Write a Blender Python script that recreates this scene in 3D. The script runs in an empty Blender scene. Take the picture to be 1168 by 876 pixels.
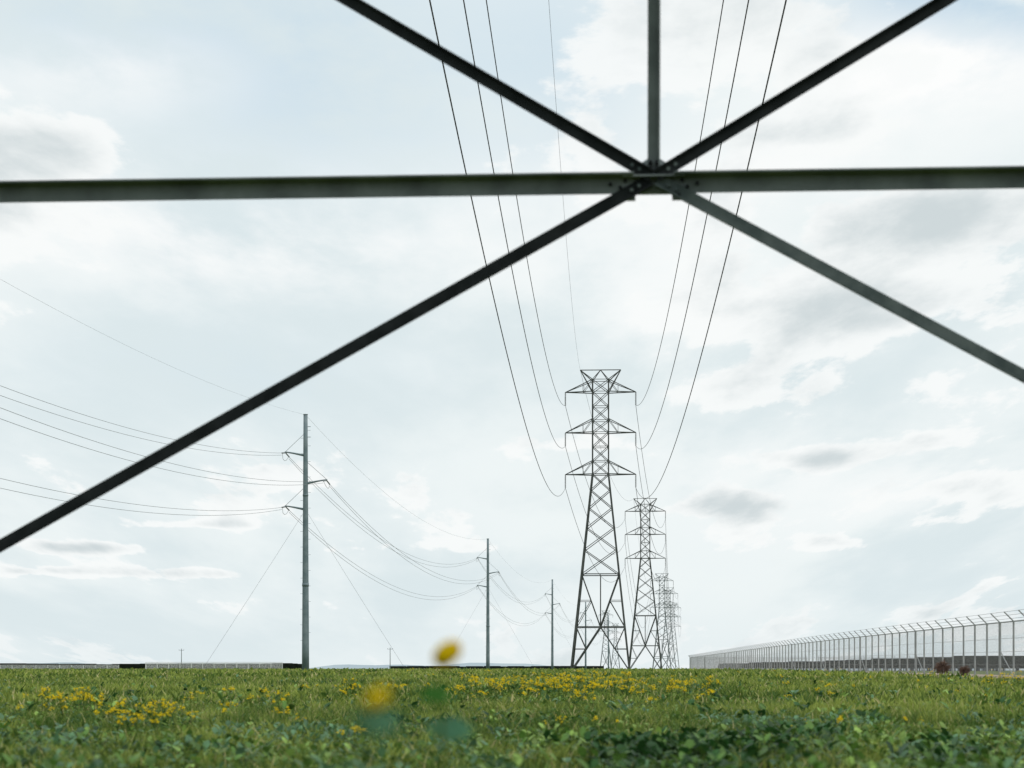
import bpy, math, random
import numpy as np
from mathutils import Vector, Matrix
random.seed(7); rng=np.random.default_rng(7)
S=bpy.context.scene
F=2271.0; H=0.7
def ground(y):
    t=min(1,max(0,(y-15)/230.0)); return 0.66*(1-(1-t)**2)
def groundv(y):
    t=np.clip((y-15)/230.0,0,1); return 0.66*(1-(1-t)**2)

# ---------------------------------------------------------------- materials
def mat(name):
    m=bpy.data.materials.new(name); m.use_nodes=True
    nt=m.node_tree; b=nt.nodes['Principled BSDF']; return m,nt,b
def noisy(name,c1,c2,scale=5,rough=0.6,metal=0.0,bump=0.0,detail=3,spec=0.5):
    m,nt,b=mat(name)
    tc=nt.nodes.new('ShaderNodeTexCoord'); n=nt.nodes.new('ShaderNodeTexNoise')
    n.inputs['Scale'].default_value=scale; n.inputs['Detail'].default_value=detail
    r=nt.nodes.new('ShaderNodeValToRGB')
    r.color_ramp.elements[0].position=0.35; r.color_ramp.elements[1].position=0.65
    r.color_ramp.elements[0].color=(*c1,1); r.color_ramp.elements[1].color=(*c2,1)
    nt.links.new(tc.outputs['Object'],n.inputs['Vector']); nt.links.new(n.outputs['Fac'],r.inputs['Fac'])
    nt.links.new(r.outputs['Color'],b.inputs['Base Color'])
    b.inputs['Roughness'].default_value=rough; b.inputs['Metallic'].default_value=metal
    b.inputs['Specular IOR Level'].default_value=spec
    if bump:
        bp=nt.nodes.new('ShaderNodeBump'); bp.inputs['Strength'].default_value=bump
        nt.links.new(n.outputs['Fac'],bp.inputs['Height']); nt.links.new(bp.outputs['Normal'],b.inputs['Normal'])
    return m
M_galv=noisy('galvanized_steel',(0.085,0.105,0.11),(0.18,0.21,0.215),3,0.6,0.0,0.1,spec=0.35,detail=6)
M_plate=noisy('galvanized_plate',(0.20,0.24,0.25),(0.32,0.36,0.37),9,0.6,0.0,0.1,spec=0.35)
M_galvd=noisy('backlit_steel',(0.008,0.011,0.012),(0.018,0.022,0.024),7,0.7,0.0,0.1,spec=0.12)  # near diagonals: their backlit shade is put into this darker steel colour
M_galvm=noisy('brace_steel_light',(0.05,0.07,0.072),(0.10,0.125,0.125),7,0.7,0.0,0.1,spec=0.3)  # brace steel in a lighter tone than the other diagonals
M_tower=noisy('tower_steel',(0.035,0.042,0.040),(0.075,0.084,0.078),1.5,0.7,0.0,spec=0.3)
M_towerfar=noisy('tower_steel_hazed',(0.14,0.16,0.17),(0.20,0.23,0.24),1.5,0.8,0.0,spec=0.2)  # distance haze painted in as a lighter base colour
M_pole=noisy('pole_steel',(0.12,0.17,0.19),(0.19,0.24,0.26),1.2,0.6,0.2,spec=0.4)
M_wire=noisy('conductor',(0.02,0.024,0.024),(0.035,0.04,0.04),2,0.7,0.0,spec=0.2)
M_wirel=noisy('conductor_aluminium',(0.12,0.13,0.135),(0.2,0.21,0.22),2,0.5,0.1)
M_ins=noisy('insulator_glaze',(0.07,0.08,0.08),(0.12,0.12,0.12),4,0.35)
M_insl=noisy('insulator_polymer',(0.14,0.16,0.17),(0.2,0.22,0.23),4,0.5)
M_fence=noisy('fence_steel',(0.22,0.24,0.245),(0.34,0.36,0.365),3,0.6,0.1,spec=0.3)
M_conc=noisy('concrete',(0.28,0.27,0.25),(0.38,0.37,0.34),8,0.9,0,0.3)
M_panel=noisy('solar_glass',(0.012,0.016,0.025),(0.03,0.035,0.045),0.5,0.8,spec=0.1)
M_back=noisy('panel_backsheet',(0.03,0.035,0.04),(0.06,0.065,0.07),0.5,0.8,spec=0.1)

def attrmat(name,trans=0.35,rough=0.6,spec=0.3):
    m,nt,b=mat(name)
    a=nt.nodes.new('ShaderNodeAttribute'); a.attribute_name='Col'
    nt.links.new(a.outputs['Color'],b.inputs['Base Color']); b.inputs['Roughness'].default_value=rough
    b.inputs['Specular IOR Level'].default_value=spec
    t=nt.nodes.new('ShaderNodeBsdfTranslucent'); nt.links.new(a.outputs['Color'],t.inputs['Color'])
    mx=nt.nodes.new('ShaderNodeMixShader'); mx.inputs[0].default_value=trans
    o=nt.nodes['Material Output']
    nt.links.new(b.outputs[0],mx.inputs[1]); nt.links.new(t.outputs[0],mx.inputs[2]); nt.links.new(mx.outputs[0],o.inputs['Surface'])
    return m
M_leaf=attrmat('grass_blade',0.3,0.65,0.2); M_weed=attrmat('weed_leaf',0.25,0.5,0.28); M_flow=attrmat('petal_and_stem',0.45,0.7,0.1)

# ---------------------------------------------------------------- mesh builder
class MB:
    def __init__(s): s.v=[];s.f=[];s.m=[]
    def add(s,vs,fs,mi=0):
        o=len(s.v); s.v+= [tuple(v) for v in vs]; s.f+=[tuple(i+o for i in f) for f in fs]; s.m+=[mi]*len(fs)
    def extr(s,p,q,prof,a,b,mi=0):
        p=Vector(p);q=Vector(q);n=len(prof)
        vs=[p+a*x+b*y for x,y in prof]+[q+a*x+b*y for x,y in prof]
        fs=[(i,(i+1)%n,n+(i+1)%n,n+i) for i in range(n)]+[tuple(range(n))[::-1],tuple(range(n,2*n))]
        s.add(vs,fs,mi)
    def bar(s,p,q,w,mi=0,h=None):
        p=Vector(p);q=Vector(q);d=(q-p).normalized()
        ref=Vector((0,0,1)) if abs(d.z)<0.95 else Vector((0,1,0))
        a=d.cross(ref).normalized(); b=a.cross(d).normalized(); w/=2; h=w if h is None else h/2
        s.extr(p,q,[(-w,-h),(w,-h),(w,h),(-w,h)],a,b,mi)
    def L(s,p,q,w,t,n,off=0.0,mi=0,flip=1,w2=None):
        p=Vector(p);q=Vector(q);d=(q-p).normalized(); n=Vector(n)
        b=d.cross(n).normalized()*flip; a=b.cross(d).normalized()
        if a.dot(n)>0: a=-a
        p=p-a*off; q=q-a*off
        w2=w2 or w
        s.extr(p,q,[(0,-w/2),(w2,-w/2),(w2,-w/2+t),(t,-w/2+t),(t,w/2),(0,w/2)],a,b,mi)
    def tube(s,pts,rads,n=6,mi=0,caps=True):
        pts=[Vector(p) for p in pts]; k=len(pts); vs=[]
        for i,p in enumerate(pts):
            d=(pts[min(i+1,k-1)]-pts[max(i-1,0)]).normalized()
            ref=Vector((0,0,1)) if abs(d.z)<0.95 else Vector((0,1,0))
            a=d.cross(ref).normalized(); b=a.cross(d).normalized()
            r=rads if not hasattr(rads,'__len__') else rads[i]
            for j in range(n):
                t=2*math.pi*j/n; vs.append(p+a*(r*math.cos(t))+b*(r*math.sin(t)))
        fs=[(i*n+j,i*n+(j+1)%n,(i+1)*n+(j+1)%n,(i+1)*n+j) for i in range(k-1) for j in range(n)]
        if caps: fs+=[tuple(range(n))[::-1],tuple(range((k-1)*n,k*n))]
        s.add(vs,fs,mi)
    def obj(s,name,mats,loc=(0,0,0),rz=0,parent=None,smooth=False):
        me=bpy.data.meshes.new(name); me.from_pydata(s.v,[],s.f)
        for m in mats: me.materials.append(m)
        me.polygons.foreach_set('material_index',s.m)
        if smooth: me.polygons.foreach_set('use_smooth',[True]*len(s.f))
        me.update(); o=bpy.data.objects.new(name,me); S.collection.objects.link(o)
        o.location=loc; o.rotation_euler=(0,0,rz)
        if parent: o.parent=parent
        return o
def empty(name,loc=(0,0,0),rz=0):
    e=bpy.data.objects.new(name,None); S.collection.objects.link(e); e.location=loc; e.rotation_euler=(0,0,rz); e.empty_display_size=0.5; return e

# ---------------------------------------------------------------- lattice towers
ARM_Z=(29.6,35.9,42.0)
def insul(mb,p,L=2.0,mi=0,n=12,r=0.13):
    pts=[];rs=[]
    for i in range(n):
        z=-L*(i+0.2)/n
        for dz,rr in((0,0.3),(-0.02,1),(-0.05,0.9),(-0.07,0.3)):
            pts.append(Vector(p)+Vector((0,0,z+dz*L/2)));rs.append(r*rr)
    pts=[Vector(p)]+pts+[Vector(p)+Vector((0,0,-L))]; rs=[0.03]+rs+[0.04]
    mb.tube(pts,rs,8,mi)
def tower(name,loc,rz,b0,l1,l2,xs,arm=5.3,near=False,m=M_tower,k=1.0,foot=0.0,sub=True):
    root=empty(name,loc,rz); mb=MB(); dg=MB(); dm=MB()
    hw=lambda z: 1.2+(b0-1.2)*max(0,(29.6-z)/29.6)
    legw=0.2*k; brw=0.10*k
    corners=[(-1,-1),(1,-1),(1,1),(-1,1)]
    C=lambda c,z:Vector((c[0]*hw(z),c[1]*hw(z),z))
    for c in corners:
        for za,zb in ((-0.1,29.6),(29.6,43.8)):
            if near:
                a=Vector((-c[0],0,0));b=Vector((0,-c[1],0)); w=0.2;t=0.02
                mb.extr(C(c,za),C(c,zb),[(0,0),(w,0),(w,t),(t,t),(t,w),(0,w)],a,b)
            else: mb.bar(C(c,za),C(c,zb),legw*(1.15 if zb<30 else 0.8))
    for i in range(4):
        c0=corners[i];c1=corners[(i+1)%4]
        n=Vector((c0[0]+c1[0],c0[1]+c1[1],0))/2
        def mem(p,q,w,off=0,d=0,flip=1,w2=None):
            t=(mb,dg,dm)[d] if near else mb
            if near: t.L(p,q,w,0.01,n,off,0,flip,w2)
            else: mb.bar(p,q,w*k*(1.2 if d else 1.0))
        mid=(C(c0,l1)+C(c1,l1))/2
        top=(C(c0,l2)+C(c1,l2))/2
        if near:
            e=(C(c1,l1)-C(c0,l1)).normalized()
            lo=Vector((0,0,-0.030))
            mem(C(c0,l1)+lo,mid-e*0.12+lo,0.108,0.0); mem(mid+e*0.12+lo,C(c1,l1)+lo,0.108,0.0)
            mem(mid-e*0.19+lo,mid+e*0.19+lo,0.088,0.014)
            mem(mid+Vector((0,0,0.05)),top,0.074,0.026)
            for c,fl,dk in((c0,1,2),(c1,-1,1)):
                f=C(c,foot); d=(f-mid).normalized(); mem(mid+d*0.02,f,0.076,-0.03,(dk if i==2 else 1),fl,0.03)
                f=C(c,l2); d=(f-mid).normalized(); mem(mid+d*0.02,f,0.074,-0.045,1,-fl,0.03)
            mem(C(c0,l2),C(c1,l2),0.1)
            ctr=mid+n*0.014
            pr=[(-.165,-.06),(-.15,-.085),(.15,-.085),(.165,-.06),(.15,.045),(.06,.115),(.035,.13),(-.035,.13),(-.06,.115),(-.15,.045)]
            mb.extr(ctr,ctr+n*0.012,pr,e,Vector((0,0,1)),1)
            for sx in(-1,1):
                cc=mid+e*(sx*0.15)+Vector((0,0,-0.095))-n*0.02
                mb.extr(cc,cc+n*0.03,[(-.04,-.03),(.04,-.03),(.04,.015),(-.04,.015)],e,Vector((0,0,1)),0)
            for bx,by in((-.02,.10),(.02,.10),(-.02,.065),(.02,.065),(-.075,.07),(.075,.07),(-.17,-.01),(-.20,-.05),(.17,-.01),(.20,-.05),(-.15,-.10),(.15,-.10),(-.26,-.03),(.26,-.03)):
                bc=mid+e*bx+Vector((0,0,by))-n*0.012
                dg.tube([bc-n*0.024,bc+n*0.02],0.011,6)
            for sx in(-1,1):
                for zf in(foot,l2):
                    for q in(0.10,0.15):
                        dd=(C(c1 if sx>0 else c0,zf)-mid).normalized(); bc=mid+dd*q; dm.tube([bc-n*0.06,bc-n*0.02],0.012,6)
        else:
            mem(C(c0,l1),C(c1,l1),0.12); mem(mid,top,0.08)
            for c in(c0,c1):
                mem(mid,C(c,foot),0.11,0,1); mem(mid,C(c,l2),0.10,0,1)
                if sub:
                    h=(mid+C(c,0))/2; mem(h,C(c,l1*0.5),0.07); mem(h,C(c,l1),0.07)
                    h=(mid+C(c,l2))/2; mem(h,C(c,(l1+l2)/2),0.07); mem(h,C(c,l1),0.07)
            mem(C(c0,l2),C(c1,l2),0.12)
        for za,zb in zip(xs[:-1],xs[1:]):
            mem(C(c0,za),C(c1,zb),0.09,-0.02); mem(C(c1,za),C(c0,zb),0.09,-0.035)
            if zb in (29.6,): mem(C(c0,zb),C(c1,zb),0.1)
        cz=[29.6,31.6,33.75,35.9,37.7,39.8,42.0,43.8]
        for za,zb in zip(cz[:-1],cz[1:]):
            mem(C(c0,za),C(c1,zb),0.075); mem(C(c1,za),C(c0,zb),0.075)
            mem(C(c0,zb),C(c1,zb),0.07)
    for z in ARM_Z:
        for s in(-1,1):
            tip=Vector((s*arm,0,z))
            for t in(-1,1):
                lo=Vector((s*1.2,t*1.2,z)); hi=Vector((s*1.2,t*1.2,z+2.0 if z<41 else z+1.8))
                mb.bar(lo,tip,0.11*k); mb.bar(hi,tip,0.09*k)
                mb.bar(lo.lerp(tip,0.35),hi.lerp(tip,0.35),0.05*k)
                mb.bar(lo.lerp(tip,0.35),hi,0.05*k)
            for u in(0.3,0.6):
                mb.bar(Vector((s*1.2,-1.2,z)).lerp(tip,u),Vector((s*1.2,1.2,z)).lerp(tip,u),0.05*k)
    for s in(-1,1):
        hp=Vector((s*3.05,0,45.35))
        for t in(-1,1):
            mb.bar((s*1.2,t*1.2,43.8),hp,0.09*k); mb.bar((s*1.2,t*1.2,42.0),hp,0.08*k)
            mb.bar((s*1.2,t*1.2,43.8),(0,0,45.35),0.07*k)
    mb.bar((-3.05,0,45.35),(3.05,0,45.35),0.10*k)
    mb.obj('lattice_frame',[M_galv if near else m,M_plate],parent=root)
    if near: dg.obj('diagonal_braces',[M_galvd],parent=root); dm.obj('lighter_braces',[M_galvm],parent=root)  # second object: one lower diagonal and bolts in the lighter steel tone
    ib=MB()
    for z in ARM_Z:
        for s in(-1,1): insul(ib,(s*arm,0,z),r=0.12*k)
    ib.obj('insulator_strings',[M_ins],parent=root,smooth=True)
    fb=MB()
    for c in corners:
        p=C(c,-0.4); fb.tube([p,(p.x,p.y,0.12 if not near else 0.18)],0.38,14)
    fb.obj('concrete_footings',[M_conc],parent=root)
    return root
def PX(px,Y): return (px-584)/F*Y
T=[]
T.append((0.515,6.3,0.0,-math.radians(3.4),5.6))
tower('transmission_tower',T[0][:3],T[0][3],6.3,3.65,6.6,[6.6,10.5,14.3,17.8,21,24,26.9,29.6],arm=5.6,near=True,foot=0.36)
y=300; T.append((PX(685,y),y,ground(y),-math.radians(3.2),5.3))
y=524; T.append((PX(736,y),y,ground(y),-math.radians(5.2),5.3))
y=929; T.append((PX(755,y),y,ground(y),-math.radians(5.5),5.3))
y=1085;T.append((PX(762,y),y,ground(y),-math.radians(5.5),5.3))
y=1330;T.append((PX(767.5,y),y,ground(y),-math.radians(5.5),5.3))
xs1=[14.5,18.2,21.5,24.5,27.2,29.6]
tower('transmission_tower',T[1][:3],T[1][3],4.36,6.6,14.5,xs1,k=1.2)
tower('transmission_tower',T[2][:3],T[2][3],4.36,6.6,14.5,xs1,k=1.25)
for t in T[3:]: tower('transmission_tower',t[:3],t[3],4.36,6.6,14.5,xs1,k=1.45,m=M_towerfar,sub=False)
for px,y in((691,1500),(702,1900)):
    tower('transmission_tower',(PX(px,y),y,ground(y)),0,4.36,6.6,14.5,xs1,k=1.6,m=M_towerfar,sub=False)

# ---------------------------------------------------------------- conductors
def wire(mb,p,q,sag,r,n=60,mi=0):
    p=Vector(p);q=Vector(q);pts=[]
    for i in range(n+1):
        t=i/n; v=p.lerp(q,t); v.z-=4*sag*t*(1-t); pts.append(v)
    mb.tube(pts,r,5,mi)
def att(t,lx,z):
    c,s=math.cos(t[3]),math.sin(t[3]); return (t[0]+c*lx,t[1]+s*lx,t[2]+z)
wb=MB()
sags=[10,8.5,18,3,7]
for i in range(5):
    a,b=T[i],T[i+1]
    for z in ARM_Z:
        for s in(-1,1):
            wire(wb,att(a,s*a[4],z-2),att(b,s*b[4],z-2),sags[i]+(.25*s if i==0 else 0),(0.027,0.034,0.04,0.04,0.04)[i])
    wire(wb,att(a,-3.05,45.35),att(b,-3.05,45.35),sags[i]*0.8,0.011 if i==0 else 0.02)
wb.obj('power_lines',[M_wire],smooth=True)

# ---------------------------------------------------------------- steel monopoles
P=[]
for px,y,hh in((None,13,24.9),(348.5,192,24.75),(556.5,371,24.6),(630,546,25),(668,722,25),(694,900,25)):
    P.append((-35.2 if px is None else PX(px,y),y,ground(y),hh))
PH=[(-1.95,21.1),(2.05,18.4),(-1.95,15.9)]
def pole(p):
    root=empty('steel_utility_pole',p[:3],math.radians(-4.9))
    mb=MB(); hh=p[3]; n=9
    mb.tube([(0,0,-0.3+ (hh+0.3)*i/n) for i in range(n+1)],[0.36-0.16*i/n for i in range(n+1)],14)
    mb.tube([(0,0,hh),(0,0,hh+0.06)],0.23,14); mb.tube([(0,0,8.2),(0,0,8.5)],0.335,14); mb.tube([(0,0,16.9),(0,0,17.1)],0.275,14)
    mb.tube([(0,0,-0.2),(0,0,0.08)],0.45,14)
    mb.obj('shaft',[M_pole],parent=root,smooth=True)
    ab=MB(); ib=MB()
    for x,z in PH:
        s=1 if x>0 else -1
        ab.tube([(s*0.2,0,z-0.25),(x*0.6,0,z-0.05),(x,0,z+0.08)],[0.11,0.08,0.06],8)
        ab.bar((x,-0.15,z+0.05),(x,0.15,z+0.05),0.12)
        for d in(-1,1):
            ib.tube([(x,d*(0.1+0.16*j),z-0.02*j) for j in range(11)],[0.03 if j%2 else 0.07 for j in range(11)],8)
        ib.tube([(x+s*0.0,-1.5,z-0.25),(x+s*0.10,-0.8,z-0.65),(x+s*0.12,0,z-0.75),(x+s*0.10,0.8,z-0.65),(x,1.5,z-0.25)],0.018,5)
        ib.tube([(s*0.2,0,z+1.75),(x,0,z+0.12)],0.02,5)
    for z in(22.6,23.6): ab.bar((0.22,0,z),(0.5,0,z),0.05)
    k=0
    z=3.0
    while z<hh-1:
        ab.bar((0.0,0,z),((0.5 if k%2 else -0.5),0,z),0.025); z+=0.75; k+=1
    ab.obj('davit_arms',[M_pole],parent=root); ib.obj('insulators_and_jumpers',[M_insl],parent=root,smooth=True)
for p in P[1:5]: pole(p)
pole(P[0]); pole(P[5])
pw=MB()
def patt(p,x,z,dy):
    a=math.radians(-4.9); c,s=math.cos(a),math.sin(a); return (p[0]+c*x-s*dy,p[1]+s*x+c*dy,p[2]+z)
for i in range(5):
    a,b=P[i],P[i+1]
    for x,z in PH:
        for dz in(0,-0.5):
            wire(pw,patt(a,x,z-0.2+dz*0.4,1.7),patt(b,x,z-0.2+dz*0.4,-1.7),4.6-dz*0.7,0.014 if i==0 else 0.018)
    wire(pw,(a[0],a[1],a[2]+a[3]),(b[0],b[1],b[2]+b[3]),3.6,0.006 if i==0 else 0.009)
for i,(dx,dy) in((1,(-9.6,-3)),(1,(9.6,3)),(2,(9,3)),(2,(-9,-3)),(3,(9,3))):
    p=P[i]; wire(pw,(p[0],p[1],p[2]+15.6),(p[0]+dx,p[1]+dy,ground(p[1]+dy)),0.05,0.011,8)
pw.obj('overhead_wires',[M_wirel],smooth=True)
for px,y,h in((207,900,10),(445,900,10.5)):
    mb=MB(); mb.tube([(0,0,-0.3),(0,0,h)],[0.2,0.13],8); mb.bar((-1.2,0,h-0.7),(1.2,0,h-0.7),0.15)
    for x in(-1.1,0,1.1): mb.tube([(x,0,h-0.65),(x,0,h-0.25)],0.07,6)
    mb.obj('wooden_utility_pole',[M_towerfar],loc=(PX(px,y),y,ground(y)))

# ---------------------------------------------------------------- chain link fences
def meshmat(name,col,cov):
    m,nt,b=mat(name); N=nt.nodes;Lk=nt.links
    b.inputs['Base Color'].default_value=(*col,1); b.inputs['Roughness'].default_value=0.6;b.inputs['Metallic'].default_value=0.1
    uv=N.new('ShaderNodeUVMap'); uv.uv_map='UVMap'; sp=N.new('ShaderNodeSeparateXYZ'); Lk.new(uv.outputs[0],sp.inputs[0])
    def mt(op,a,c):
        n=N.new('ShaderNodeMath'); n.operation=op
        for i,x in enumerate((a,c)):
            if isinstance(x,(int,float)): n.inputs[i].default_value=x
            else: Lk.new(x,n.inputs[i])
        return n.outputs[0]
    s=mt('ADD',sp.outputs[0],sp.outputs[1]); d=mt('SUBTRACT',sp.outputs[0],sp.outputs[1])
    f=[mt('LESS_THAN',mt('FRACT',mt('DIVIDE',q,0.075),0),cov) for q in(s,d)]
    al=mt('MAXIMUM',f[0],f[1])
    Lk.new(al,b.inputs['Alpha']); return m
M_mesh=meshmat('chain_link_mesh',(0.34,0.36,0.37),0.17)
M_mesh2=meshmat('chain_link_mesh_bright',(0.7,0.72,0.72),0.22)
def fence(pts,spacing=3.0,h=2.35,arms=True,m=M_fence,mm=M_mesh,pr=0.045):
    root=empty('chain_link_fence'); mb=MB()
    segs=list(zip(pts[:-1],pts[1:])); mv=[];mf=[];muv=[]
    for a,b in segs:
        a=Vector((*a,0));b=Vector((*b,0));Ln=(b-a).length;d=(b-a).normalized(); nrm=Vector((-d.y,d.x,0))
        if nrm.x>0: nrm=-nrm
        n=int(Ln/spacing)
        G=lambda v:Vector((v.x,v.y,ground(v.y)))
        prev=None
        for i in range(n+1):
            p=G(a+d*(i*spacing))
            r=pr*1.4 if i%8==0 else pr
            mb.tube([p-Vector((0,0,0.2)),p+Vector((0,0,h+0.03))],r,8)
            tip=p+Vector((0,0,h+0.42))+nrm*0.42
            if arms: mb.bar(p+Vector((0,0,h)),tip,0.05)
            if prev is not None:
                up=lambda z:Vector((0,0,z))
                mb.bar(prev+up(h),p+up(h),0.055)
                mb.bar(prev+up(0.05),p+up(0.05),0.02)
                if arms:
                    for u in(0.3,0.65,1.0):
                        o=up(h+0.42*u)+nrm*0.42*u; mb.bar(prev+o,p+o,0.014)
                o=len(mv); off=nrm*0.065
                mv+=[tuple(prev+off+up(0.04)),tuple(p+off+up(0.04)),tuple(p+off+up(h-0.03)),tuple(prev+off+up(h-0.03))]
                mf.append((o,o+1,o+2,o+3)); u0=(i-1)*spacing; u1=i*spacing; muv+=[(u0,0),(u1,0),(u1,h),(u0,h)]
                for z in(0.6,1.2,1.8): mb.bar(prev+up(z),p+up(z),0.014)
                if i%8==0: mb.bar(prev+up(0.1),p+up(h*0.5),0.035)
            prev=p
    mb.obj('posts_and_rails',[m],parent=root)
    me=bpy.data.meshes.new('link_mesh'); me.from_pydata(mv,[],mf); me.materials.append(mm)
    uvl=me.uv_layers.new(name='UVMap'); uvl.data.foreach_set('uv',[c for t in muv for c in t])
    o=bpy.data.objects.new('link_mesh',me); S.collection.objects.link(o); o.parent=root
    return root
FA=(20.6,44.0); FB=(34.3,384.0)
fence([FA,FB,(60,390),(160,392)],h=2.55)
M_fenceL=noisy('fence_steel_bright',(0.6,0.62,0.62),(0.75,0.76,0.76),3,0.6,0.0,spec=0.3)
fence([(-103,560),(-64,560)],spacing=3.2,h=2.4,arms=False,m=M_fenceL,mm=M_mesh2,pr=0.09)
fence([(-150,545),(-106,552)],spacing=3.2,h=1.6,arms=False,m=M_fenceL,mm=M_mesh2,pr=0.08)

def solar(x0,x1,y0,rows,pitch=7,h=1.7):
    mb=MB()
    for r in range(rows):
        y=y0+r*pitch; g=ground(y); x=x0
        while x<x1:
            w=min(11,x1-x); hh=h*random.uniform(.90,1.06)
            mb.add([(x,y+1,g+0.55),(x+w,y+1,g+0.55),(x+w,y-1,g+hh),(x,y-1,g+hh)],[(0,1,2,3)],0)
            mb.add([(x,y+1,g+0.5),(x+w,y+1,g+0.5),(x+w,y-1,g+hh-0.05),(x,y-1,g+hh-0.05)],[(0,1,2,3)],1)
            for xx in(x+2,x+w-2): mb.bar((xx,y,g-0.2),(xx,y,g+1.0),0.15,1)
            x+=11.5+ (4 if random.random()<.1 else 0)
    mb.obj('solar_panel_array',[M_panel,M_back])
solar(-195,-66,600,7,h=2.2)
solar(44,170,200,26,9,h=1.5)
solar(-80,60,1300,4,h=3.0)

# ---------------------------------------------------------------- ground sheet
def ground_mat():
    m,nt,b=mat('field_soil_grass'); N=nt.nodes;Lk=nt.links
    tc=N.new('ShaderNodeTexCoord')
    def nz(sc,det=4):
        n=N.new('ShaderNodeTexNoise'); n.inputs['Scale'].default_value=sc; n.inputs['Detail'].default_value=det
        Lk.new(tc.outputs['Object'],n.inputs['Vector']); return n
    def ramp(n,cs):
        r=N.new('ShaderNodeValToRGB'); e=r.color_ramp.elements
        e[0].position=cs[0][0]; e[0].color=(*cs[0][1],1); e[1].position=cs[1][0]; e[1].color=(*cs[1][1],1)
        Lk.new(n.outputs['Fac'],r.inputs['Fac']); return r
    a=ramp(nz(0.06),[(0.38,(0.085,0.12,0.022)),(0.62,(0.16,0.19,0.035))])
    c=ramp(nz(1.3),[(0.35,(0.035,0.06,0.014)),(0.65,(0.13,0.17,0.04))])
    mx=N.new('ShaderNodeMixRGB'); mx.inputs[0].default_value=0.5
    Lk.new(a.outputs[0],mx.inputs[1]);Lk.new(c.outputs[0],mx.inputs[2]);Lk.new(mx.outputs[0],b.inputs['Base Color'])
    b.inputs['Roughness'].default_value=0.95; b.inputs['Specular IOR Level'].default_value=0.1
    return m
ys=[-3000,-300,-30]+list(np.arange(-10,260,5.0))+[300,400,600,900,1500,3000,6000,12000]
xsn=[-9000,-3000,-1000,-300,-100,-40,-15,0,15,40,100,300,1000,3000,9000]
mb=MB(); mb.v=[(x,y,ground(y)) for y in ys for x in xsn]
nx=len(xsn); mb.f=[(j*nx+i,j*nx+i+1,(j+1)*nx+i+1,(j+1)*nx+i) for j in range(len(ys)-1) for i in range(nx-1)]; mb.m=[0]*len(mb.f)
mb.obj('ground',[ground_mat()],smooth=True)
M_dirt=noisy('dirt',(0.36,0.26,0.19),(0.50,0.39,0.30),0.8,0.95,0,0.5,spec=0.1)
fx=lambda y: FA[0]+(FB[0]-FA[0])*(y-FA[1])/(FB[1]-FA[1])
rb=MB(); yy=list(np.arange(46,380,4.0)); vs=[]
for q in yy:
    w=3.8+0.7*math.sin(q*0.3)+0.35*math.sin(q*0.83)
    vs+=[(fx(q)-w,q,ground(q)+0.04),(fx(q)+3.4,q,ground(q)+0.04)]
rb.add(vs,[(2*i,2*i+1,2*i+3,2*i+2) for i in range(len(yy)-1)]); rb.obj('dirt_track',[M_dirt])

# distant hills, aerial haze mixed into their pale blue-grey colour
M_hill=noisy('hills_haze_tint',(0.36,0.43,0.48),(0.42,0.49,0.53),0.002,1.0,spec=0.0)
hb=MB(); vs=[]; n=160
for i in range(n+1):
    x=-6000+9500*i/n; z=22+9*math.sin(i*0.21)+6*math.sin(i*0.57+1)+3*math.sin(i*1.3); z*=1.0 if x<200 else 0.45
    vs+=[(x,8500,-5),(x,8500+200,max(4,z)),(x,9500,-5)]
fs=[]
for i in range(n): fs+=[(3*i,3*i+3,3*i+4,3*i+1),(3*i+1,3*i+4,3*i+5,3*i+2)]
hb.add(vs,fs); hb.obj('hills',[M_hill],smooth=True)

# ---------------------------------------------------------------- vegetation
def npmesh(name,V,Fq,col,m):
    me=bpy.data.meshes.new(name); nv=len(V); nf=len(Fq); k=Fq.shape[1]
    me.vertices.add(nv); me.vertices.foreach_set('co',V.astype(np.float32).ravel())
    me.loops.add(nf*k); me.loops.foreach_set('vertex_index',Fq.astype(np.int32).ravel())
    me.polygons.add(nf); me.polygons.foreach_set('loop_start',np.arange(0,nf*k,k,dtype=np.int32))
    me.update(calc_edges=True)
    ca=me.color_attributes.new('Col','FLOAT_COLOR','POINT')
    c4=np.ones((nv,4),np.float32); c4[:,:3]=col; ca.data.foreach_set('color',c4.ravel())
    me.materials.append(m); me.validate(); o=bpy.data.objects.new(name,me); S.collection.objects.link(o); return o
def vnoise(x,y,s,seed):
    r=np.random.default_rng(seed); g=r.random((256,256)); x=x/s+500;y=y/s+500
    xi=np.floor(x).astype(int);yi=np.floor(y).astype(int);fx_=x-xi;fy=y-yi
    fx_=fx_*fx_*(3-2*fx_);fy=fy*fy*(3-2*fy)
    a=g[xi%256,yi%256];b=g[(xi+1)%256,yi%256];c=g[xi%256,(yi+1)%256];d=g[(xi+1)%256,(yi+1)%256]
    return (a*(1-fx_)+b*fx_)*(1-fy)+(c*(1-fx_)+d*fx_)*fy
def fb(x,y,s,seed): return (vnoise(x,y,s,seed)*.5+vnoise(x,y,s/2.1,seed+1)*.3+vnoise(x,y,s/4.3,seed+2)*.2)
def scatter(y0,y1,dens,spread=0.34):
    A=spread*(y1*y1-y0*y0); n=int(A*dens)
    y=np.sqrt(rng.uniform(y0*y0,y1*y1,n)); x=rng.uniform(-spread,spread,n)*y
    return x,y
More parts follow.
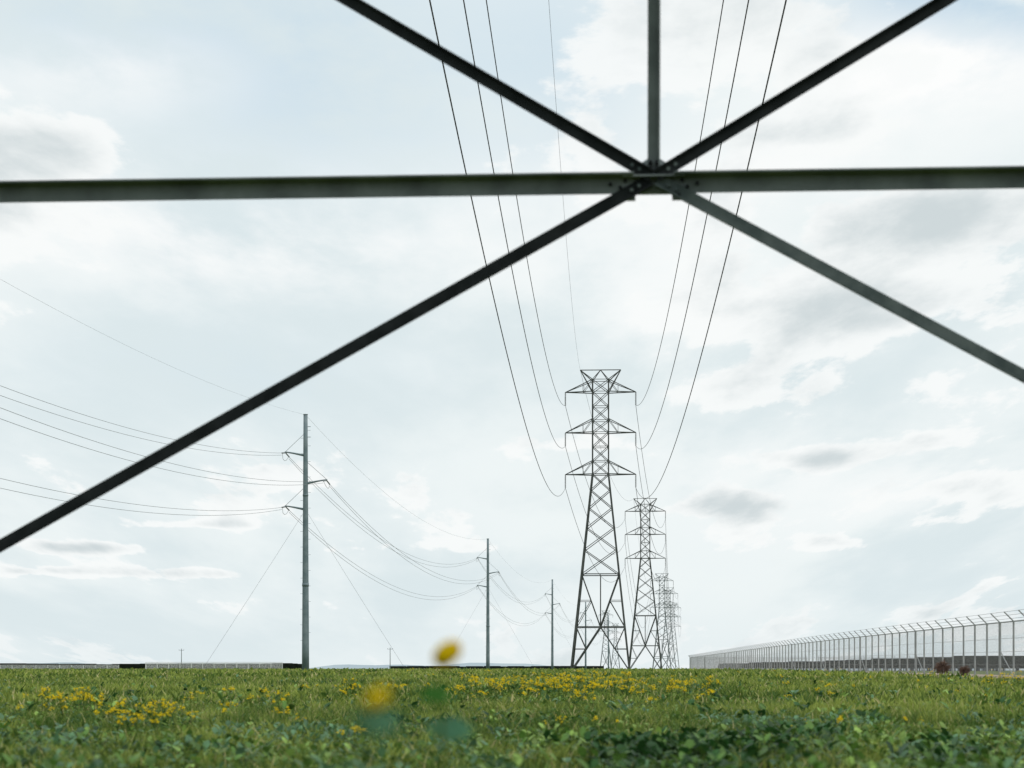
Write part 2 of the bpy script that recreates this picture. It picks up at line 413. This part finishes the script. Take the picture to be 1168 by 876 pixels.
def blades(x,y,h,w,lean):
    n=len(x); z=groundv(y); ok=x<(FA[0]+(FB[0]-FA[0])*(y-FA[1])/(FB[1]-FA[1])-3.4+1.4*(vnoise(x,y,1.5,44)-.5)); 
    x,y,z,h,w=x[ok],y[ok],z[ok],h[ok],w[ok]; n=len(x)
    a=rng.uniform(0,2*np.pi,n); b=rng.uniform(0,2*np.pi,n); l=lean*h*rng.uniform(0.2,1,n)
    dx,dy=np.cos(a)*w/2,np.sin(a)*w/2; lx,ly=np.cos(b)*l,np.sin(b)*l
    V=np.zeros((n,5,3))
    V[:,0]=np.stack([x-dx,y-dy,z-0.01],1);V[:,1]=np.stack([x+dx,y+dy,z-0.01],1)
    V[:,2]=np.stack([x+lx*.35+dx*.8,y+ly*.35+dy*.8,z+h*.6],1);V[:,3]=np.stack([x+lx*.35-dx*.8,y+ly*.35-dy*.8,z+h*.6],1)
    V[:,4]=np.stack([x+lx,y+ly,z+h],1)
    p=fb(x,y,5.0,3); q=fb(x,y,0.7,13); r=rng.random(n); s=vnoise(x,y,.22,77)
    g1=np.array([0.065,0.125,0.024]);g2=np.array([0.28,0.34,0.07]);g3=np.array([0.48,0.44,0.20])
    t=np.clip((p-.5)*2.6+(q-.5)*2.8+(s-.5)*.7+.53+(r-.5)*.9,0,1)[:,None]
    c=g1*(1-t)+g2*t; dry=(rng.random(n)<0.05+0.08*(q>.56))[:,None]; c=np.where(dry,g3,c)
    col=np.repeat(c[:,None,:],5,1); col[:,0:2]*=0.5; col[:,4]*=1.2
    base=(np.arange(n)*5)[:,None]
    T3=np.concatenate([base+np.array([[0,1,2]]),base+np.array([[0,2,3]]),base+np.array([[3,2,4]])],0)
    return V.reshape(-1,3),T3,col.reshape(-1,3)
parts=[]
for y0,y1,d,hm,wm in((2.5,9,250,.11,.010),(9,30,430,.13,.013),(30,75,80,.16,.036),(75,170,12,.20,.12),(170,420,1.8,.22,.34)):
    x,y=scatter(y0,y1,d)
    cl=fb(x,y,0.7,21); keep=rng.random(len(x))<np.clip((cl-.25)*3,0.15,1); x,y,cl=x[keep],y[keep],cl[keep]
    h=hm*(0.4+rng.random(len(x))*.7)*(0.25+cl*1.7); h*=0.6+0.9*fb(x,y,5,31)
    parts.append(blades(x,y,h,wm*rng.uniform(.6,1.3,len(x)),0.9))
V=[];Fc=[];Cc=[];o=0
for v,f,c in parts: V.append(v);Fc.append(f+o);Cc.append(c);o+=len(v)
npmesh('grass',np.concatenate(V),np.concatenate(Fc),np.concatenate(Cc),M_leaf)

class Veg:
    def __init__(s): s.v=[];s.f=[];s.c=[]
    def leaf(s,p,d,up,L,W,col,curl=0.25):
        side=d.cross(up).normalized(); nrm=side.cross(d).normalized()
        prof=((0,0.08),(0.2,0.55),(0.45,1.0),(0.62,0.72),(0.8,0.8),(1.0,0.05)); o=len(s.v)
        for t,w in prof:
            c=p+d*(L*t)-nrm*(L*curl*t*t); ww=W*w/2*random.uniform(.85,1.15)
            for k in(-1,0,1):
                s.v.append(tuple(c+side*(k*ww)+nrm*(0.18*ww*abs(k)))); f=random.uniform(.85,1.15)*(1.12 if k==0 else 1)
                s.c.append(tuple(x*f for x in col))
        for i in range(5):
            for k in(0,1):
                a=o+3*i+k; s.f+=[(a,a+1,a+4),(a,a+4,a+3)]
    def stem(s,p,q,r,col):
        a=Vector((1,0,0)); b=Vector((0,1,0)); o=len(s.v)
        for P_,rr in((p,r),(q,r*.7)):
            for j in range(3):
                t=j*2.094; s.v.append(tuple(P_+a*(rr*math.cos(t))+b*(rr*math.sin(t)))); s.c.append(col)
        for j in range(3):
            k=(j+1)%3; s.f+=[(o+j,o+k,o+3+k),(o+j,o+3+k,o+3+j)]
    def flower(s,p,r,col,n=None):
        if n is None: n=Vector((random.gauss(0,.5),random.gauss(0,.5)-.3,1))
        n=n.normalized(); a=n.orthogonal().normalized(); b=n.cross(a); th=random.random()*6
        for k in range(4):
            t=th+k*math.pi/2; d=a*math.cos(t)+b*math.sin(t); e=n.cross(d); o=len(s.v)
            s.v+=[tuple(p),tuple(p+d*r*.6+e*r*.42+n*r*.15),tuple(p+d*r+n*r*.1),tuple(p+d*r*.6-e*r*.42+n*r*.15)]
            f=random.uniform(.85,1.1); s.c+=[tuple(x*f for x in col)]*4; s.f+=[(o,o+1,o+2),(o,o+2,o+3)]
    def obj(s,name,m): return npmesh(name,np.array(s.v),np.array(s.f),np.array(s.c),m)
YEL=(0.80,0.60,0.015); STEM=(0.10,0.16,0.03)
def rosette(V_,x,y,size,col,n=12,hz=0.12):
    z=ground(y)
    for i in range(n):
        t=random.random()*6.283; e=random.uniform(0.1,1.2)
        d=Vector((math.cos(t)*math.cos(e),math.sin(t)*math.cos(e),math.sin(e)))
        p=Vector((x+random.gauss(0,size*.5),y+random.gauss(0,size*.5),z+random.uniform(0.02,hz)))
        f=random.uniform(.55,1.5); L=size*random.uniform(.6,1.2)
        V_.leaf(p,d,Vector((0,0,1)),L,L*random.uniform(.5,.75),tuple(c*f for c in col),random.uniform(.1,.5))
W=Veg()
def pt(px0,px1,y0,y1):
    y=random.uniform(y0,y1); return PX(random.uniform(px0,px1),y),y
def gpt(px,spx,yc,sy,ymin=11):
    y=max(ymin,random.gauss(yc,sy)); return PX(random.gauss(px,spx),y),y
DK=(0.022,0.075,0.016); TE=(0.10,0.20,0.10); MD=(0.085,0.17,0.032); LT=(0.20,0.31,0.07)
def clump(cx,sx,cy,sy,cnt,size,cols,n=10,hz=.13,ymin=11):
    for _ in range(cnt):
        x,y=gpt(cx,sx,cy,sy,ymin); rosette(W,x,y,size,random.choice(cols),n,hz)
clump(800,62,15.3,1.2,170,.10,(DK,DK,DK,MD),12,.17)
clump(725,32,14.4,.7,70,.10,(DK,),12,.15)
clump(905,28,17.5,1.3,70,.10,(DK,DK,MD),11,.16)
clump(860,60,14.2,.7,60,.10,(DK,MD),11,.14)
clump(1090,55,14.5,1.1,70,.10,(DK,MD,TE),10,.14)
clump(1010,36,18,1.6,70,.09,(LT,MD),9,.12)
clump(975,26,22,2,40,.10,(TE,MD),9,.12)
for cx,cy,cnt,cols in((75,17,60,(TE,TE,MD)),(120,14.3,40,(DK,MD)),(20,15,50,(MD,TE)),(230,15.5,60,(MD,LT,TE)),(330,18.5,50,(TE,)),(430,14,70,(TE,MD)),(540,15,60,(TE,MD,LT)),(640,16.5,50,(MD,LT)),(860,22,60,(TE,)),(480,21,40,(DK,)),(1150,18,40,(TE,LT)),(160,22,40,(DK,TE)),(620,22,40,(DK,MD)),(350,13.2,40,(MD,LT))):
    clump(cx,34,cy,1.2,cnt,.085,cols,9,.13)
# taller leafy weeds close to the lens
for cx,sx,cy,cnt,cols,hz in((90,45,8.6,26,(TE,MD,LT),.31),(240,40,8.0,14,(LT,MD),.28),(390,40,8.2,22,(TE,MD),.33),(560,30,8.6,14,(TE,LT),.30),(700,30,9.0,12,(DK,MD),.27),(820,50,8.4,26,(DK,MD,DK),.32),(1000,40,8.8,14,(MD,LT),.28),(1120,40,8.2,18,(MD,TE),.31)):
    clump(cx,sx,cy,.4,cnt,.07,cols,12,hz,6.5)
for _ in range(900):
    x,y=pt(-60,1230,12,32); rosette(W,x,y,0.07,random.choice((MD,LT,LT,TE)),6,0.12)
for _ in range(600):
    x,y=pt(-60,1230,22,80); rosette(W,x,y,0.13,random.choice((MD,DK,DK,LT,TE)),7,0.15)
W.obj('broadleaf_weeds',M_weed)
Fl=Veg()
def mustard(V_,x,y,h,nb,sz=1.0,leaves=5):
    z=ground(y); base=Vector((x,y,z)); top=base+Vector((random.gauss(0,.05),random.gauss(0,.05),h))
    V_.stem(base,top,0.006,STEM)
    for i in range(nb):
        t=random.uniform(.45,.85); p=base.lerp(top,t); q=p+Vector((random.gauss(0,.09),random.gauss(0,.09),(h-(p.z-z))*random.uniform(.55,1.05)))
        if i==0: q=top
        else: V_.stem(p,q,0.004,STEM)
        for _ in range(random.randint(5,10)):
            V_.flower(q+Vector((random.gauss(0,.016),random.gauss(0,.016),random.gauss(0,.014)))*1.0,0.013*sz*random.uniform(.8,1.3),YEL)
    for i in range(leaves):
        t=random.uniform(.05,.75); a=random.random()*6.28; p=base.lerp(top,t)
        V_.leaf(p,Vector((math.cos(a),math.sin(a),.3)).normalized(),Vector((0,0,1)),random.uniform(.08,.16),random.uniform(.04,.07),random.choice((MD,DK,LT)),.4)
def patch(n,px0,px1,y0,y1,h0,h1,nb=5,lv=6):
    for _ in range(n):
        x,y=pt(px0,px1,y0,y1); mustard(Fl,x,y,random.uniform(h0,h1),random.randint(2,nb),1.1,lv)
patch(14,40,110,22,30,.25,.42); patch(18,90,205,18,25,.20,.34)
patch(12,205,330,20,36,.2,.36)
patch(14,330,540,28,45,.2,.46)
patch(50,530,640,28,52,.25,.48,5,9)
patch(40,620,720,30,58,.3,.54,6,10)
patch(46,650,815,27,50,.22,.46,5,9)
patch(24,800,1180,34,60,.15,.38,3)
patch(12,1130,1180,45,55,.3,.48)
patch(20,-40,1200,16,24,.1,.25,2)
patch(40,300,1180,60,110,.2,.42,3,8)
Fl.obj('mustard_flowers',M_flow)
for px,py,Y,sc in((510,742,2.6,1.15),(431,790,1.7,.66)):
    K=Veg(); x=PX(px,Y); zt=H+(765-py)/F*Y; g=ground(Y)
    base=Vector((x+.05,Y+.03,g)); mid1=Vector((x-.012,Y,zt-.058*sc)); top=Vector((x,Y,zt-.004))
    K.stem(base,mid1,.004,STEM); K.stem(mid1,top,.0014,STEM)
    for _ in range(int(60*sc)):
        o_=Vector((random.gauss(0,1),random.gauss(0,1),random.gauss(0,1))).normalized()
        K.flower(top+Vector((o_.x*.0135,o_.y*.0125,o_.z*.010+o_.x*.005))*sc,.0085*sc,(0.88,0.70,0.01),o_)
    if sc>1: LV=((-.064,-.014,.040,(.05,.18,.03)),(-.112,.006,.056,(.08,.21,.12)),(-.26,0,.1,MD),(-.34,.01,.12,MD),(-.42,.0,.12,MD))
    else: LV=((-.031,.0,.038,(.09,.22,.13)),(-.2,0,.1,MD),(-.3,.01,.12,MD),(-.42,.0,.12,MD))
    for dz,dx,L,c in LV:
        for a in(0.3,3.4):
            K.leaf(Vector((x+dx-.45*L*math.cos(a),Y+.004*a,zt+dz)),Vector((math.cos(a),.3*math.sin(a*3),.35)).normalized(),Vector((0,-1,.6)).normalized(),L,L*.7,c,.3)
    K.obj('mustard_plant',M_flow)
M_tw=noisy('dry_twigs',(.07,.045,.035),(.16,.10,.075),5,.9)
for px,Y,r in((1075,93,.46),(1100,90,.30)):
    B=MB()
    for i in range(420):
        c=Vector((0,0,r*.9)); d=Vector((random.gauss(0,1),random.gauss(0,1),random.gauss(0.1,.9))).normalized()
        p=c+d*random.uniform(.1,.6)*r; d2=(d+Vector((random.gauss(0,.5),random.gauss(0,.5),random.gauss(0,.5)))).normalized()
        q=p+d2*r*random.uniform(.3,.55)
        if q.z<0: q.z=0
        B.bar(p,q,0.014)
    B.tube([(0,0,-.05),(0,0,r)],[.03,.02],6)
    B.obj('dry_bush',[M_tw],loc=(PX(px,Y),Y,ground(Y)+.04))

# ---------------------------------------------------------------- world / sky
w=bpy.data.worlds.new('World'); S.world=w; w.use_nodes=True; nt=w.node_tree; N=nt.nodes; Lk=nt.links
bg=N['Background']; bg.inputs['Strength'].default_value=0.1
SE,SR=math.radians(48),math.radians(125)
sky=N.new('ShaderNodeTexSky'); sky.sky_type='NISHITA'; sky.sun_disc=False; sky.sun_elevation=SE; sky.sun_rotation=SR
tc=N.new('ShaderNodeTexCoord'); sp=N.new('ShaderNodeSeparateXYZ'); Lk.new(tc.outputs['Generated'],sp.inputs[0])
def mt(op,a,b=0.0,c=None,clamp=False):
    n=N.new('ShaderNodeMath'); n.operation=op; n.use_clamp=clamp
    for i,x in enumerate((a,b,c)):
        if x is None: continue
        if isinstance(x,(int,float)): n.inputs[i].default_value=x
        else: Lk.new(x,n.inputs[i])
    return n.outputs[0]
az=mt('ARCTAN2',sp.outputs[0],sp.outputs[1]); el=mt('MAXIMUM',mt('ARCSINE',sp.outputs[2]),0.0)
den=mt('ADD',el,0.10); u=mt('DIVIDE',az,den); v=mt('MULTIPLY',mt('LOGARITHM',den,math.e),1.7)
def noise(sc,det,seed,rough=0.5,dist=0.0,dv=0.0):
    cb=N.new('ShaderNodeCombineXYZ'); Lk.new(u,cb.inputs[0]); Lk.new(mt('ADD',v,dv),cb.inputs[1]); cb.inputs[2].default_value=seed
    n=N.new('ShaderNodeTexNoise'); n.inputs['Scale'].default_value=sc; n.inputs['Detail'].default_value=det; n.inputs['Roughness'].default_value=rough; n.inputs['Distortion'].default_value=dist
    Lk.new(cb.outputs[0],n.inputs['Vector']); return n.outputs['Fac']
def sm(x,a,b):
    n=N.new('ShaderNodeMapRange'); n.interpolation_type='SMOOTHSTEP'; n.inputs['From Min'].default_value=a; n.inputs['From Max'].default_value=b
    Lk.new(x,n.inputs['Value']); return n.outputs['Result']
def blob(px,py,sx,sy,amp,dy=0):
    a=math.atan((px-584)/F); e=math.atan((765-py-dy)/F)
    q=mt('ADD',mt('POWER',mt('MULTIPLY',mt('SUBTRACT',az,a),F/sx),2.0),mt('POWER',mt('MULTIPLY',mt('SUBTRACT',el,e),F/sy),2.0))
    return mt('MULTIPLY',mt('EXPONENT',mt('MULTIPLY',q,-1.0)),amp)
def total(bs):
    s=bs[0]
    for b in bs[1:]: s=mt('ADD',s,b)
    return s
def mixc(f,a,b):
    n=N.new('ShaderNodeMixRGB')
    Lk.new(f,n.inputs[0])
    for i,x in((1,a),(2,b)):
        if isinstance(x,tuple): n.inputs[i].default_value=(*[c*10 for c in x],1)
        else: Lk.new(x,n.inputs[i])
    return n.outputs[0]
n1=noise(0.8,3,1.3,0.5,0.2); n2=noise(2.0,8,5.1,0.58,0.1); n3=noise(2.0,6,5.1,0.55,0.1,dv=-0.08); nh=noise(6.5,6,2.2,0.6,0.2)
base=mixc(sm(mt('ADD',mt('MULTIPLY',n1,.55),mt('MULTIPLY',n2,.45)),0.40,0.56),(0.72,0.81,0.835),(0.87,0.925,0.925))
bluem=mt('MULTIPLY',mt('ADD',total([blob(1150,20,150,60,1.7),blob(350,90,190,130,.65),blob(60,30,200,60,.6),blob(640,60,120,120,.4),blob(260,420,200,40,.15)]),0.05),sm(n2,0.33,0.56),clamp=True)
c1=mixc(bluem,base,(0.55,0.72,0.84))
c1=mixc(mt('MULTIPLY',bluem,0.12),c1,sky.outputs[0])
br=total([blob(300,270,280,70,1.0),blob(1060,100,150,60,1.3),blob(760,340,160,130,.6),blob(120,90,160,50,.7),blob(980,560,220,60,.5),blob(900,200,140,30,.7)])
c2=mixc(mt('MULTIPLY',br,sm(n2,0.36,0.55),clamp=True),c1,(0.98,0.99,0.985))
BL=[(1080,262,190,44,.23),(900,385,140,46,.18),(1060,355,140,34,.20),(890,455,200,36,.16),(50,182,120,30,.14),
    (930,527,70,15,.20),(820,575,70,20,.21),(965,622,60,14,.23),(1120,570,80,24,.20),(1060,597,50,12,.17),(650,505,90,14,.12),
    (220,655,70,9,.17),(90,628,110,8,.17),(230,600,80,7,.17),(60,655,70,7,.17),(960,160,70,26,.14),(1050,508,110,16,.14),(500,625,120,9,.10),(160,200,120,18,.05)]
bt=total([blob(*b) for b in BL])
hi=mt('MULTIPLY',mt('SUBTRACT',nh,0.5),0.28)
D=mt('ADD',mt('ADD',n2,bt),hi); D2=mt('ADD',mt('ADD',n3,bt),mt('MULTIPLY',hi,.6))
rim=sm(D,0.55,0.60); core=sm(mt('ADD',mt('MULTIPLY',D2,0.65),mt('MULTIPLY',D,0.35)),0.575,0.75)
c3=mixc(mt('MULTIPLY',rim,0.85),c2,(0.95,0.97,0.965))
c4=mixc(mt('MULTIPLY',core,0.75),c3,(0.52,0.60,0.625))
hz=sm(el,0.05,0.0)
c5=mixc(mt('MULTIPLY',hz,0.45),c4,(0.74,0.825,0.85))
Lk.new(c5,bg.inputs['Color'])
w.cycles.sampling_method='MANUAL'; w.cycles.sample_map_resolution=512
# sun
sl=bpy.data.lights.new('sun','SUN'); sl.energy=1.5; sl.angle=math.radians(12); sl.color=(1,0.96,0.9)
so=bpy.data.objects.new('sun',sl); S.collection.objects.link(so)
d=Vector((math.sin(SR)*math.cos(SE),math.cos(SR)*math.cos(SE),math.sin(SE))); so.rotation_euler=d.to_track_quat('Z','Y').to_euler()

# ---------------------------------------------------------------- camera
cam=bpy.data.cameras.new('camera'); co=bpy.data.objects.new('camera',cam); S.collection.objects.link(co); S.camera=co
co.location=(0,0,H); co.rotation_euler=(math.radians(90),0,0)
cam.sensor_width=36; cam.lens=70; cam.shift_y=327/1168; cam.clip_start=0.05; cam.clip_end=20000
cam.dof.use_dof=True; cam.dof.focus_distance=260; cam.dof.aperture_fstop=3.4
S.view_settings.view_transform='Standard'; S.view_settings.look='None'; S.view_settings.exposure=0
